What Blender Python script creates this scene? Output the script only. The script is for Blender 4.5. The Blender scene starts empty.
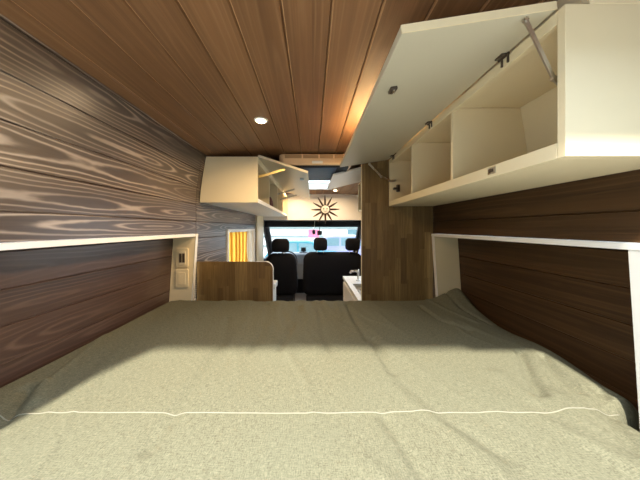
import bpy, bmesh, math, random
from mathutils import Vector, noise
random.seed(7)
C = bpy.context.scene.collection
PI = math.pi
H = 1.5            # camera height above the van floor; all heights below are given relative to the camera
W = {}             # world location of every object

# ------------------------------------------------------------------ helpers
def new_bm(): return bmesh.new()

def box(bm, x0, x1, y0, y1, z0, z1):
    v = [bm.verts.new((x, y, z)) for x in (x0, x1) for y in (y0, y1) for z in (z0, z1)]
    for f in ((0,1,3,2),(4,6,7,5),(0,4,5,1),(2,3,7,6),(0,2,6,4),(1,5,7,3)):
        bm.faces.new([v[i] for i in f])
    return v

def prism(bm, pts, axis, a0, a1):
    """closed 2D outline swept along an axis; pts are (x,z) for 'y', (x,y) for 'z', (y,z) for 'x'"""
    def mk(p, a):
        return {'y': (p[0], a, p[1]), 'z': (p[0], p[1], a), 'x': (a, p[0], p[1])}[axis]
    A = [bm.verts.new(mk(p, a0)) for p in pts]
    B = [bm.verts.new(mk(p, a1)) for p in pts]
    n = len(pts)
    for i in range(n):
        bm.faces.new((A[i], A[(i+1) % n], B[(i+1) % n], B[i]))
    bm.faces.new(A[::-1]); bm.faces.new(B)

def ring_loft(bm, rings, closed=True, caps=True):
    V = [[bm.verts.new(p) for p in r] for r in rings]
    n = len(V[0])
    for a, b in zip(V, V[1:]):
        for i in range(n if closed else n-1):
            j = (i+1) % n
            bm.faces.new((a[i], a[j], b[j], b[i]))
    if caps and closed:
        bm.faces.new(V[0][::-1]); bm.faces.new(V[-1])
    return V

def tube(bm, pts, r, n=10):
    pts = [Vector(p) for p in pts]
    rings = []
    for i, p in enumerate(pts):
        d = (pts[min(i+1, len(pts)-1)] - pts[max(i-1, 0)]).normalized()
        up = Vector((0, 0, 1)) if abs(d.z) < .9 else Vector((1, 0, 0))
        s = d.cross(up).normalized(); t = s.cross(d).normalized()
        rr = r[i] if isinstance(r, (list, tuple)) else r
        rings.append([p + s*math.cos(k*2*PI/n)*rr + t*math.sin(k*2*PI/n)*rr for k in range(n)])
    ring_loft(bm, rings)

def bar(bm, p, q, w, t):
    """flat rectangular bar from p to q"""
    p, q = Vector(p), Vector(q); d = (q-p).normalized()
    s = d.cross(Vector((0, 1, 0))).normalized(); u = Vector((0, 1, 0)) 
    u = (u - d*u.dot(d)).normalized()
    rings = [[c + s*w/2*a + u*t/2*b for a, b in ((-1,-1),(1,-1),(1,1),(-1,1))] for c in (p, q)]
    ring_loft(bm, rings)

def lathe(bm, prof, cx, cy, axis='z', n=28, c3=0.0):
    """profile of (radius, height); axis z or y"""
    rings = []
    for r, h in prof:
        ring = []
        for k in range(n):
            a = k*2*PI/n
            if axis == 'z': ring.append((cx + r*math.cos(a), cy + r*math.sin(a), h))
            else: ring.append((cx + r*math.cos(a), h, c3 + r*math.sin(a)))
        rings.append(ring)
    ring_loft(bm, rings)

def rrect(x0, x1, z0, z1, r, n=6, corners=(1,1,1,1)):
    """rounded rectangle outline; corners: bl, br, tr, tl"""
    out = []
    cs = [((x0+r, z0+r), PI, corners[0], (x0, z0)), ((x1-r, z0+r), 1.5*PI, corners[1], (x1, z0)),
          ((x1-r, z1-r), 0, corners[2], (x1, z1)), ((x0+r, z1-r), .5*PI, corners[3], (x0, z1))]
    for (c, a0, on, sharp) in cs:
        if on:
            for k in range(n+1):
                a = a0 + k*(PI/2)/n
                out.append((c[0]+r*math.cos(a), c[1]+r*math.sin(a)))
        else: out.append(sharp)
    return out

def obj(name, bm, mat, parent=None, smooth=False, bevel=0, origin=None):
    bmesh.ops.recalc_face_normals(bm, faces=bm.faces[:])
    xs = [v.co.x for v in bm.verts]; ys = [v.co.y for v in bm.verts]; zs = [v.co.z for v in bm.verts]
    o0 = Vector(origin) if origin else Vector(((min(xs)+max(xs))/2, (min(ys)+max(ys))/2, min(zs)))
    for v in bm.verts: v.co -= o0
    me = bpy.data.meshes.new(name); bm.to_mesh(me); bm.free()
    for p in me.polygons: p.use_smooth = bool(smooth)
    if smooth == 'auto':
        me.set_sharp_from_angle(angle=math.radians(40))
    me.materials.append(mat)
    o = bpy.data.objects.new(name, me); C.objects.link(o)
    w0 = o0 + Vector((0, 0, H)); W[o.name] = w0
    if parent:
        o.parent = parent; o.location = w0 - W[parent.name]
    else: o.location = w0
    if bevel:
        m = o.modifiers.new('Bevel', 'BEVEL'); m.width = bevel; m.segments = 2; m.limit_method = 'ANGLE'
        m.angle_limit = math.radians(40)
    return o

def tag(o, label, cat, group=None):
    o['label'] = label; o['category'] = cat
    if group: o['group'] = group
    return o

def thing(name, label, cat, loc, group=None):
    o = bpy.data.objects.new(name, None); C.objects.link(o)
    o.empty_display_size = .05
    W[o.name] = Vector(loc) + Vector((0, 0, H)); o.location = W[o.name]
    return tag(o, label, cat, group)

def struct(name, bm, mat, parent=None, **k):
    o = obj(name, bm, mat, parent, **k)
    if not parent: o['kind'] = 'structure'
    return o

def dup(root, shift, label):
    r = root.copy(); C.objects.link(r); r.location = root.location + Vector(shift); r['label'] = label
    W[r.name] = Vector(r.location)
    for ch in list(root.children):
        c = ch.copy(); C.objects.link(c); c.parent = r
        for g in ch.children:
            d = g.copy(); C.objects.link(d); d.parent = c
    return r

def bx(name, mat, parent, *b, bevel=.0012):
    bm = new_bm(); box(bm, *b); return obj(name, bm, mat, parent, bevel=bevel)

# ------------------------------------------------------------------ materials
class N:
    def __init__(s, name):
        s.m = bpy.data.materials.new(name); s.m.use_nodes = True
        s.t = s.m.node_tree; s.t.nodes.clear()
        s.out = s.t.nodes.new('ShaderNodeOutputMaterial')
    def n(s, typ, **k):
        nd = s.t.nodes.new(typ)
        for a, b in k.items(): setattr(nd, a, b)
        return nd
    def set(s, sock, v):
        if isinstance(v, bpy.types.NodeSocket): s.t.links.new(v, sock)
        else: sock.default_value = v
    def math(s, op, a, b=None, c=None, clamp=False):
        nd = s.n('ShaderNodeMath', operation=op, use_clamp=clamp)
        for i, v in enumerate((a, b, c)):
            if v is not None: s.set(nd.inputs[i], v)
        return nd.outputs[0]
    def comb(s, x, y, z):
        nd = s.n('ShaderNodeCombineXYZ')
        for i, v in enumerate((x, y, z)): s.set(nd.inputs[i], v)
        return nd.outputs[0]
    def noise(s, vec, scale, detail=2, rough=.5, dist=0):
        nd = s.n('ShaderNodeTexNoise'); s.set(nd.inputs['Vector'], vec)
        nd.inputs['Scale'].default_value = scale; nd.inputs['Detail'].default_value = detail
        nd.inputs['Roughness'].default_value = rough; nd.inputs['Distortion'].default_value = dist
        return nd.outputs['Fac']
    def white(s, vec):
        nd = s.n('ShaderNodeTexWhiteNoise', noise_dimensions='3D'); s.set(nd.inputs['Vector'], vec)
        return nd.outputs['Value']
    def mix(s, f, a, b, blend='MIX'):
        nd = s.n('ShaderNodeMix', data_type='RGBA', blend_type=blend)
        s.set(nd.inputs[0], f); s.set(nd.inputs[6], a); s.set(nd.inputs[7], b)
        return nd.outputs[2]
    def mapr(s, v, a, b, c=0., d=1.):
        nd = s.n('ShaderNodeMapRange'); s.set(nd.inputs[0], v)
        for i, x in enumerate((a, b, c, d)): nd.inputs[i+1].default_value = x
        return nd.outputs[0]
    def pos(s):
        g = s.n('ShaderNodeNewGeometry'); sp = s.n('ShaderNodeSeparateXYZ')
        s.t.links.new(g.outputs['Position'], sp.inputs[0]); return sp.outputs, g.outputs['Position']
    def bsdf(s, col, rough=.5, metal=0, spec=.5, bump=None, bstr=.3, bdist=.001, coat=0, **extra):
        p = s.n('ShaderNodeBsdfPrincipled')
        s.set(p.inputs['Base Color'], col if isinstance(col, bpy.types.NodeSocket) else (*col, 1))
        s.set(p.inputs['Roughness'], rough); p.inputs['Metallic'].default_value = metal
        p.inputs['Specular IOR Level'].default_value = spec
        p.inputs['Coat Weight'].default_value = coat
        if bump is not None:
            b = s.n('ShaderNodeBump'); b.inputs['Strength'].default_value = bstr; b.inputs['Distance'].default_value = bdist
            s.set(b.inputs['Height'], bump); s.t.links.new(b.outputs[0], p.inputs['Normal'])
        s.t.links.new(p.outputs[0], s.out.inputs[0])
        return p

def c4(c): return (*c, 1)

def plain(name, col, rough=.5, metal=0, spec=.5, var=.06, scale=14):
    m = N(name); _, P = m.pos()
    f = m.noise(P, scale, 3)
    c = m.mix(f, c4([x*(1-var) for x in col]), c4([min(1, x*(1+var)) for x in col]))
    m.bsdf(c, m.math('MULTIPLY_ADD', f, .12, rough-.06), metal, spec)
    return m.m

def plank_wood(name, axis, pitch, phase, dark, light, mid, period=.012, contrast=1., rough=.34, spec=.5, depth=.16, sharp=6., lit_edge=0., bst=.25, st=1., coat=0):
    """stained flat-sawn boards running along Y; growth rings cut as cathedrals, one cut per board"""
    m = N(name); s, P = m.pos()
    a = s[axis]
    b = m.math('DIVIDE', m.math('SUBTRACT', a, phase), pitch)
    idx = m.math('FLOOR', b); f = m.math('SUBTRACT', b, idx)
    joint = m.math('GREATER_THAN', s[1], 1.78)                          # the boards are butted here
    sheet = m.math('GREATER_THAN', s[0], 0.)
    r1 = m.white(m.comb(idx, m.math('ADD', 3.7, joint), sheet))
    r2 = m.white(m.comb(idx, m.math('ADD', 9.1, joint), sheet))
    y = m.math('ADD', s[1], m.math('MULTIPLY', r1, 37.))
    k = m.math('MULTIPLY', idx, 7.31)
    D = m.math('MULTIPLY', m.math('SUBTRACT', m.noise(m.comb(y, k, 0.), 1.0, 1.5), .33), depth)
    warp = m.math('MULTIPLY', m.math('SUBTRACT', m.noise(m.comb(m.math('MULTIPLY', y, 3.2), m.math('MULTIPLY', a, 22.), k), 1., 3), .5), .012)
    z = m.math('MULTIPLY', m.math('ADD', m.math('SUBTRACT', f, .5), m.math('MULTIPLY', m.math('SUBTRACT', r2, .5), .7)), pitch)
    r = m.math('ADD', m.math('SQRT', m.math('ADD', m.math('MULTIPLY', z, z), m.math('MULTIPLY', D, D))), warp)
    jag = m.math('MULTIPLY', m.math('SUBTRACT', m.noise(m.comb(m.math('MULTIPLY', y, 14.), m.math('MULTIPLY', a, 30.), k), 1., 2), .5), .004)
    r = m.math('ADD', r, jag)
    w = m.math('MULTIPLY_ADD', m.math('SINE', m.math('MULTIPLY', r, 2*PI/period)), .5, .5)
    line = m.math('POWER', w, sharp)
    fade = m.mapr(m.noise(m.comb(m.math('MULTIPLY', y, 1.6), m.math('MULTIPLY', a, 9.), k), 1., 2), .33, .68, .12, 1.)
    fib = m.noise(m.comb(m.math('MULTIPLY', y, 5.), m.math('MULTIPLY', a, 260.), k), 1., 3, .6)
    g = m.math('MULTIPLY', m.math('MULTIPLY', line, fade), contrast, clamp=True)
    base = m.mix(m.mapr(fib, .3, .7), c4(dark), c4(mid))
    blotch = m.noise(m.comb(m.math('MULTIPLY', y, 1.1), m.math('MULTIPLY', a, 5.), k), 1.3, 2)
    base = m.mix(m.mapr(blotch, .35, .7, 0, .55), base, c4([.72*x for x in dark]))
    base = m.mix(m.math('MULTIPLY', r1, .45), base, c4([1.35*x for x in mid]))
    streak = m.noise(m.comb(m.math('MULTIPLY', y, .9), m.math('MULTIPLY', a, 34.), k), 1., 3, .6)
    base = m.mix(m.mapr(streak, .45, .72, 0, .5*st), base, c4([1.5*x for x in mid]))
    base = m.mix(m.mapr(streak, .30, .48, .55*st, 0), base, c4([.55*x for x in dark]))
    col = m.mix(g, base, c4(light))
    if lit_edge:  # light catching the groove edge, painted in as a pale line
        e = m.math('LESS_THAN', m.math('ABSOLUTE', m.math('SUBTRACT', m.math('FRACT', m.math('ADD', b, .5)), .5+lit_edge)), .017)
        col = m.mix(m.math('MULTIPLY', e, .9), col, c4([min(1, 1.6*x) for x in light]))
    h = m.math('ADD', m.math('MULTIPLY', fib, .5), m.math('MULTIPLY', w, .5))
    m.bsdf(col, m.math('MULTIPLY_ADD', fib, .16, rough), 0, spec, bump=h, bstr=bst, bdist=.0008, coat=coat).inputs['Coat Roughness'].default_value = .5
    return m.m

def stave_wood(name, cols, pitch=.044, seg=.34, rough=.45):
    m = N(name); s, P = m.pos()
    b = m.math('DIVIDE', s[0], pitch); idx = m.math('FLOOR', b)
    zz = m.math('ADD', m.math('DIVIDE', s[2], seg), m.math('MULTIPLY', m.white(m.comb(idx, 1.3, 0.)), 9.))
    sg = m.math('FLOOR', zz)
    r = m.white(m.comb(idx, sg, 5.5))
    rv = m.n('ShaderNodeValToRGB'); m.set(rv.inputs[0], r)
    e = rv.color_ramp.elements
    e[0].color = c4(cols[0]); e[1].color = c4(cols[-1])
    for i, c in enumerate(cols[1:-1]):
        q = e.new((i+1)/(len(cols)-1)); q.color = c4(c)
    k = m.math('MULTIPLY', m.math('ADD', idx, m.math('MULTIPLY', sg, 3.1)), 5.7)
    fib = m.noise(m.comb(m.math('MULTIPLY', s[0], 110.), k, m.math('MULTIPLY', s[2], 5.)), 1., 4, .6, .4)
    col = m.mix(m.mapr(fib, .3, .75, 0, .75), rv.outputs[0], c4([.5*x for x in cols[0]]))
    m.bsdf(col, rough, 0, .4, bump=fib, bstr=.12, bdist=.0006)
    return m.m

def fabric_linen():
    m = N('linen'); s, P = m.pos()
    wx = m.noise(m.comb(m.math('MULTIPLY', s[0], 60.), m.math('MULTIPLY', s[1], 420.), 0.), 1., 2, .6)
    wy = m.noise(m.comb(m.math('MULTIPLY', s[0], 420.), m.math('MULTIPLY', s[1], 60.), 4.), 1., 2, .6)
    t = m.math('MULTIPLY', m.math('ADD', wx, wy), .5)
    sl = m.noise(P, 300., 2, .6)
    big = m.noise(P, 3., 2)
    f = m.math('ADD', m.math('MULTIPLY', t, .65), m.math('MULTIPLY', sl, .35))
    c = m.mix(m.mapr(f, .36, .66), c4((.080, .077, .050)), c4((.222, .216, .146)))
    c = m.mix(m.mapr(big, .35, .7, 0, .18), c, c4((.155, .165, .120)))
    m.bsdf(c, .9, 0, .15, bump=f, bstr=.5, bdist=.0012)
    return m.m

def glass(name, tint=(1, 1, 1), gloss=.06):
    m = N(name)
    t = m.n('ShaderNodeBsdfTransparent'); t.inputs[0].default_value = c4(tint)
    g = m.n('ShaderNodeBsdfGlossy'); g.inputs['Roughness'].default_value = .02
    x = m.n('ShaderNodeMixShader'); x.inputs[0].default_value = gloss
    m.t.links.new(t.outputs[0], x.inputs[1]); m.t.links.new(g.outputs[0], x.inputs[2])
    m.t.links.new(x.outputs[0], m.out.inputs[0]); return m.m

def translucent(name, col, tr=.6, rough=.9, scale=0):
    m = N(name)
    d = m.n('ShaderNodeBsdfDiffuse'); t = m.n('ShaderNodeBsdfTranslucent')
    s, P = m.pos()
    f = m.noise(m.comb(m.math('MULTIPLY', s[0], 300.), m.math('MULTIPLY', s[1], 300.), m.math('MULTIPLY', s[2], 300.)), 1., 2)
    c = m.mix(f, c4([.85*x for x in col]), c4(col))
    m.t.links.new(c, d.inputs[0]); m.t.links.new(c, t.inputs[0])
    x = m.n('ShaderNodeMixShader'); x.inputs[0].default_value = tr
    m.t.links.new(d.outputs[0], x.inputs[1]); m.t.links.new(t.outputs[0], x.inputs[2])
    m.t.links.new(x.outputs[0], m.out.inputs[0]); return m.m

def emit(name, col, s):
    m = N(name); e = m.n('ShaderNodeEmission'); e.inputs[0].default_value = c4(col); e.inputs[1].default_value = s
    m.t.links.new(e.outputs[0], m.out.inputs[0]); return m.m

BP = .125    # board pitch on the walls
CP = .134    # board pitch on the ceiling
M = {}
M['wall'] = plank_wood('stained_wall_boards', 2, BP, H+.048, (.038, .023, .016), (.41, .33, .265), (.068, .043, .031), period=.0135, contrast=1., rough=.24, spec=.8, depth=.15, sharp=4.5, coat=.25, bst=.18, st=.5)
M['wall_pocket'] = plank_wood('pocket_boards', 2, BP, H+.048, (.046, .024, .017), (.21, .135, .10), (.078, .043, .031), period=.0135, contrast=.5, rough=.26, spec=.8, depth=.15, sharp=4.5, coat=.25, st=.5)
M['wall_dark'] = plank_wood('brown_wall_boards', 2, BP, H+.048, (.040, .018, .006), (.12, .064, .025), (.068, .033, .012), period=.016, contrast=.55, rough=.40, spec=.35, depth=.13)
M['ceil'] = plank_wood('stained_ceiling_boards', 0, CP, -.0825, (.130, .060, .025), (.29, .165, .080), (.205, .102, .044), period=.018, contrast=.5, depth=.12, lit_edge=.030, st=.45, rough=.36, spec=.5)
M['stave'] = stave_wood('walnut_staves', [(.15, .086, .028), (.26, .165, .058), (.19, .115, .040), (.33, .220, .085), (.125, .071, .024)])
M['white'] = plain('cream_white_paint', (.77, .66, .435), .42, 0, .45, .02)
M['edge'] = plain('white_edge_band', (.86, .84, .79), .4, 0, .5, .02)
M['ply'] = plain('pale_plywood', (.76, .67, .48), .5, 0, .4, .07, 30)
M['grey'] = plain('pale_grey_laminate', (.52, .48, .36), .36, 0, .5, .02)
M['linen'] = fabric_linen()
M['thread'] = plain('pale_piping', (.26, .25, .19), .8, 0, .2)
M['plastic'] = plain('cream_plastic', (.82, .71, .48), .35, 0, .5, .02)
M['dark_plastic'] = plain('dark_grey_plastic', (.03, .03, .032), .4)
M['tan_plastic'] = plain('tan_plastic', (.42, .27, .14), .45)
M['beige'] = plain('beige_plastic', (.80, .58, .34), .4)
M['brown_plastic'] = plain('brown_plastic', (.06, .043, .03), .4)
M['steel'] = plain('brushed_steel', (.62, .60, .56), .28, 1)
M['brass'] = plain('brass_arm', (.72, .55, .22), .35, 1)
M['black'] = plain('black_seat_cloth', (.006, .006, .008), .85, 0, .2, .15, 60)
M['trim_black'] = plain('black_cab_trim', (.014, .014, .017), .6, 0, .3)
M['dash'] = plain('grey_dashboard', (.32, .34, .35), .5)
M['glass'] = glass('clear_glass')
M['acryl'] = translucent('frosted_acrylic', (.85, .92, 1.0), .85)
M['curtain'] = translucent('mustard_cloth', (.93, .60, .10), .62)
M['lining'] = translucent('cream_cloth', (.8, .7, .52), .5)
M['blue_gloss'] = plain('blue_black_gloss', (.03, .05, .10), .38, 0, .4)
M['floor'] = plain('grey_vinyl_floor', (.26, .25, .24), .5, 0, .4, .1, 8)
M['asphalt'] = plain('asphalt', (.42, .40, .36), .9, 0, .2, .15, 3)
M['led'] = emit('led_lens', (1., .78, .48), 26.)
M['teal'] = plain('teal_car_paint', (.015, .14, .19), .25, 0, .6, .02)
M['lilac'] = plain('pale_violet_car_paint', (.17, .19, .36), .25, 0, .6, .02)
M['car_glass'] = plain('dark_car_glass', (.08, .15, .18), .08, 0, .7)
M['tyre'] = plain('tyre_rubber', (.02, .02, .02), .8)
M['render'] = plain('pale_render', (.55, .60, .60), .8, 0, .2, .04, 2)
M['band'] = plain('grey_facade_band', (.12, .17, .18), .7)
M['blocker'] = plain('blocker_grey', (.20, .185, .165), .85, 0, .2, .2, 5)
M['pink'] = plain('pink_sign', (.50, .10, .18), .6)
M['ray'] = plain('dark_walnut', (.055, .03, .02), .4, 0, .4, .2, 60)
M['rayface'] = plain('pale_clay', (.70, .66, .60), .5)
M['pouch'] = plain('dark_red_cloth', (.10, .03, .025), .8)

# ------------------------------------------------------------------ room shell
YR, YJ = .34, 1.78           # rear end of the walls and ceiling, board joint / end of the bed bay
YF = 4.15                    # bulkhead above the cab
XL, XR = -.86, .903          # wall faces
NL, NR = -1.02, 1.07         # backs of the flare pockets

def ceil_z(x): return .588 - .030*min(1.3, abs((x-.02)/.83))**4
def wall_x(side, z):
    t = max(0., min(1., (z-.2)/.36)); d = .052*t**1.4
    return XL + d if side < 0 else XR - d

def grooved(bm, pts, y0, y1, grooves, key, out, thick=.02, gw=.0032, gd=.005):
    """a board surface: cross-section polyline pts (x,z) with V grooves cut at 'grooves' of coordinate key, swept along Y"""
    def at(c):
        for (p, q) in zip(pts, pts[1:]):
            lo, hi = sorted((p[key], q[key]))
            if lo <= c <= hi and hi > lo:
                t = (c-p[key])/(q[key]-p[key]); return (p[0]+(q[0]-p[0])*t, p[1]+(q[1]-p[1])*t)
    lo, hi = pts[0][key], pts[-1][key]
    cs = [(p[key], p, 0) for p in pts]
    for g in grooves:
        if lo+gw*1.5 < g < hi-gw*1.5:
            cs = [c for c in cs if not (abs(c[0]-g) < gw*1.2)]
            cs += [(g-gw, at(g-gw), 0), (g, at(g), 1), (g+gw, at(g+gw), 0)]
    cs.sort(key=lambda c: c[0])
    inner = [(p[0]+out[0]*gd*d, p[1]+out[1]*gd*d) for _, p, d in cs]
    outer = [(p[0]+out[0]*thick, p[1]+out[1]*thick) for _, p, _d in cs]
    prof = [inner, outer]
    V = {}
    for a, y in enumerate((y0, y1)):
        for b in (0, 1): V[a, b] = [bm.verts.new((p[0], y, p[1])) for p in prof[b]]
    n = len(inner)
    for i in range(n-1):
        bm.faces.new((V[0,0][i], V[0,0][i+1], V[1,0][i+1], V[1,0][i]))
        bm.faces.new((V[0,1][i], V[1,1][i], V[1,1][i+1], V[0,1][i+1]))
        for a in (0, 1): bm.faces.new((V[a,0][i], V[a,1][i], V[a,1][i+1], V[a,0][i+1]))
    for i in (0, n-1): bm.faces.new((V[0,0][i], V[1,0][i], V[1,1][i], V[0,1][i]))

WG = [.048 + BP*k for k in range(-14, 7)]
def wall_poly(side, z0, z1, n=24):
    return [(wall_x(side, z0+(z1-z0)*i/n), z0+(z1-z0)*i/n) for i in range(n+1)]

# side walls: boards above the flare pocket, pocket back, pocket-free ends, then the living area
NY1 = 1.734                  # flare pocket opening (Y), inside the posts
NYL, NYR = .55, .66
def lean(side, z): return -side*.030*(max(-.75, z)+.29)/.457
DW = (1.84, 3.55, -.54, .185)    # sliding door window in the right wall
for side, nm in ((-1, 'wall_left'), (1, 'wall_right')):
    o = (side, 0); X = XL if side < 0 else XR; NX = NL if side < 0 else NR
    NY0 = NYL if side < 0 else NYR; mw = M['wall'] if side < 0 else M['wall_dark']
    bm = new_bm()                                       # boards above the pocket
    grooved(bm, wall_poly(side, -.041, .60), YR, YJ-.0015, WG, 1, o); struct(nm, bm, mw)
    bm = new_bm()                                       # back of the pocket
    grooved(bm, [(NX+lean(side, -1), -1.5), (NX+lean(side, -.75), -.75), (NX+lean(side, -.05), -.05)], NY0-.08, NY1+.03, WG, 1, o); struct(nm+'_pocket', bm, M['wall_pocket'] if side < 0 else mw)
    bm = new_bm()                                       # short piece beside the tailgate
    grooved(bm, [(X, -1.5), (X, -.0415)], YR, NY0-.05, WG, 1, o); struct(nm+'_rear', bm, mw)
    bm = new_bm()                                       # living area
    if side < 0: wy0, wy1, wz0, wz1 = 2.42, 3.56, -.56, -.012
    else: wy0, wy1, wz0, wz1 = DW
    grooved(bm, wall_poly(side, wz1, .60), YJ+.0015, YF, WG, 1, o)
    grooved(bm, [(X, -1.5), (X, wz0)], YJ+.0015, YF, WG, 1, o)
    grooved(bm, [(X, wz0), (X, wz1)], YJ+.0015, wy0, WG, 1, o)
    grooved(bm, [(X, wz0), (X, wz1)], wy1, YF, WG, 1, o)
    struct(nm+'_front', bm, mw)
wy0, wy1, wz0, wz1 = 2.42, 3.56, -.56, -.012
bm = new_bm()
for a_ in ((DW[0], DW[0]+.03, DW[2], DW[3]), (DW[1]-.03, DW[1], DW[2], DW[3]), (DW[0]+.03, DW[1]-.03, DW[2], DW[2]+.03), (DW[0]+.03, DW[1]-.03, DW[3]-.03, DW[3])):
    box(bm, XR+.001, XR+.05, *a_)
w6 = struct('window_6', bm, M['trim_black'], bevel=.003)
bm = new_bm(); box(bm, XR+.03, XR+.034, DW[0]+.02, DW[1]-.02, DW[2]+.02, DW[3]-.02); obj('pane', bm, M['glass'], w6)

# ceiling with the roof-light opening
CG = [-.0825 + CP*k for k in range(-6, 8)]
def cpoly(x0, x1, n=40):
    return [(x0+(x1-x0)*i/n, ceil_z(x0+(x1-x0)*i/n)) for i in range(n+1)]
SX0, SX1, SY0, SY1 = -.26, .30, 2.78, 3.58
bm = new_bm()
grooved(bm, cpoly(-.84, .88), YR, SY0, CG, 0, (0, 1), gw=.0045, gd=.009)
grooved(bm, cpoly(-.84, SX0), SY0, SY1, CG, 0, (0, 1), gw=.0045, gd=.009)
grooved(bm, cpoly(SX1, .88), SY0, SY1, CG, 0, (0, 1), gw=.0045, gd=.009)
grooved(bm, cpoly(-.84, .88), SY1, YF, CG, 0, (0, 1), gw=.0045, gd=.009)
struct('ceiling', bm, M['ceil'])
bm = new_bm(); box(bm, -1.1, 1.15, YR-.03, 5.7, -1.56, -1.5)
struct('floor', bm, M['floor'])
# rear roof header above the tailgate opening
bm = new_bm(); box(bm, -.9, .94, YR-.06, YR-.002, .555, .66); struct('trim_1', bm, M['white'], bevel=.004)
# outer roof skin
bm = new_bm()
box(bm, -.95, 1.0, YR-.06, SY0-.03, .635, .66); box(bm, -.95, SX0-.03, SY0-.03, SY1+.03, .635, .66)
box(bm, SX1+.03, 1.0, SY0-.03, SY1+.03, .635, .66); box(bm, -.95, 1.0, SY1+.03, YF+.05, .635, .66)
struct('roof_skin', bm, M['edge'])
# bulkhead above the cab, B pillars
bm = new_bm(); box(bm, -.86, .903, YF, YF+.02, .138, .60)
struct('wall_front', bm, M['edge'], bevel=.002)
bm = new_bm()
prism(bm, [(-.875, 3.67), (-.835, 3.67), (-.825, 3.75), (-.825, 3.98), (-.845, 4.12), (-.845, 4.2), (-.905, 4.2), (-.905, 4.15), (-.875, 4.15)], 'z', -1.5, .2)
struct('trim_2', bm, M['white'], bevel=.006)
bm = new_bm()
prism(bm, [(.918, 3.67), (.878, 3.67), (.868, 3.75), (.868, 3.98), (.888, 4.12), (.888, 4.2), (.948, 4.2), (.948, 4.15), (.918, 4.15)], 'z', -1.5, .2)
struct('trim_3', bm, M['white'], bevel=.006)

# ------------------------------------------------------------------ roof light
w3 = None
bm = new_bm()
for a in ((SX0, SX0+.035, SY0, SY1), (SX1-.035, SX1, SY0, SY1), (SX0+.035, SX1-.035, SY0, SY0+.04), (SX0+.035, SX1-.035, SY1-.04, SY1)):
    box(bm, *a, .572, .69)
w3 = struct('window_3', bm, M['edge'], bevel=.003)
bm = new_bm()
for yy in (3.02, 3.30): box(bm, SX0+.035, SX1-.035, yy-.012, yy+.012, .60, .615)
obj('cross_bar', bm, M['grey'], w3)
bm = new_bm(); box(bm, SX0+.03, SX1-.03, SY0+.03, SY1-.03, .672, .678); obj('pane', bm, M['acryl'], w3)

# ------------------------------------------------------------------ side window with curtain
bm = new_bm(); f = .035
for a in ((wy0, wy0+f, wz0, wz1), (wy1-f, wy1, wz0, wz1), (wy0+f, wy1-f, wz1-f*.7, wz1), (wy0+f, wy1-f, wz0, wz0+f)):
    box(bm, XL-.10, XL+.014, *a)
w1 = struct('window_1', bm, M['edge'], bevel=.003)
bm = new_bm(); box(bm, XL-.096, XL-.092, wy0+.03, wy1-.03, wz0+.03, wz1-.02); obj('pane', bm, M['glass'], w1)

def curtain_bm(y0, y1, z0, z1, x, amp, folds, seed):
    bm = new_bm(); ny, nz = 110, 26; g = []
    for j in range(nz+1):
        t = j/nz; row = []
        for i in range(ny+1):
            s = i/ny; ph = s*folds*2*PI
            sway = .9*math.sin(t*2.2+seed)*(.35+.65*math.sin(s*5+seed))
            a = amp*(.65+.35*noise.noise((s*9, t*2, seed)))
            ph += 1.2*noise.noise((s*3.1, .5*t, seed+4)) + .25*sway
            xx = x + a*math.sin(ph)
            row.append(bm.verts.new((xx, y0+(y1-y0)*s + min(1, 8*s, 8*(1-s))*.30*(y1-y0)/folds*math.sin(2*ph), z1+(z0-z1)*t)))
        g.append(row)
    for j in range(nz):
        for i in range(ny): bm.faces.new((g[j][i], g[j][i+1], g[j+1][i+1], g[j+1][i]))
    return bm
cu = thing('curtain', 'gathered mustard yellow curtain filling the small window in the left board wall', 'curtain', (XL-.018, 2.9, wz0+.04))
obj('cloth', curtain_bm(2.47, 3.34, wz0+.045, wz1-.035, XL-.045, .034, 6., 1.3), M['curtain'], cu, smooth=True)
obj('lining', curtain_bm(3.33, 3.515, wz0+.045, wz1-.035, XL-.045, .014, 1.5, 4.), M['lining'], cu, smooth=True)
bm = new_bm(); tube(bm, [(XL-.040, 2.457, wz1-.033), (XL-.040, 3.523, wz1-.033)], .004); obj('rod', bm, M['edge'], cu, smooth=True)

# ------------------------------------------------------------------ white frames round the flare pockets
for side in (-1, 1):
    X = XL if side < 0 else XR; NX = NL if side < 0 else NR
    lab = ('white frame with a long thin rail edging the open wall pocket left of the mattress' if side < 0 else
           'white frame with a long thin rail edging the open wall pocket right of the mattress')
    t = thing('pocket_frame', lab, 'wall frame', ((X+NX)/2, 1.2, -1.5))
    NY0 = NYL if side < 0 else NYR
    def pb(name, mat, y0, y1, z0, z1, xi=X, xo=NX, ii=.004, oo=.002):
        bm = new_bm(); zs = (z0, max(z0+.001, -.75), z1)
        prism(bm, [(xi-side*ii+lean(side, z), z) for z in zs] + [(xo-side*oo+lean(side, z), z) for z in zs[::-1]], 'y', y0, y1)
        return obj(name, bm, mat, t, bevel=.0012)
    xa, xb = sorted((X - side*.004 + lean(side, -.05), NX - side*.001 + lean(side, -.05)))
    bx('rail', M['edge'], t, xa, xb, NY0-.045, YJ-.004, -.0612, -.0422, bevel=.0015)
    pb('post', M['plastic'] if side < 0 else M['white'], NY1, NY1+.026, -1.5, -.0616)
    pb('post', M['edge'], NY0-.045, NY0+.012, -1.5, -.0616)
    pb('edge_band', M['edge'], NY1-.002, NY1+.030, -.6, -.0425, X, X, .0085, .0045)

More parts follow.
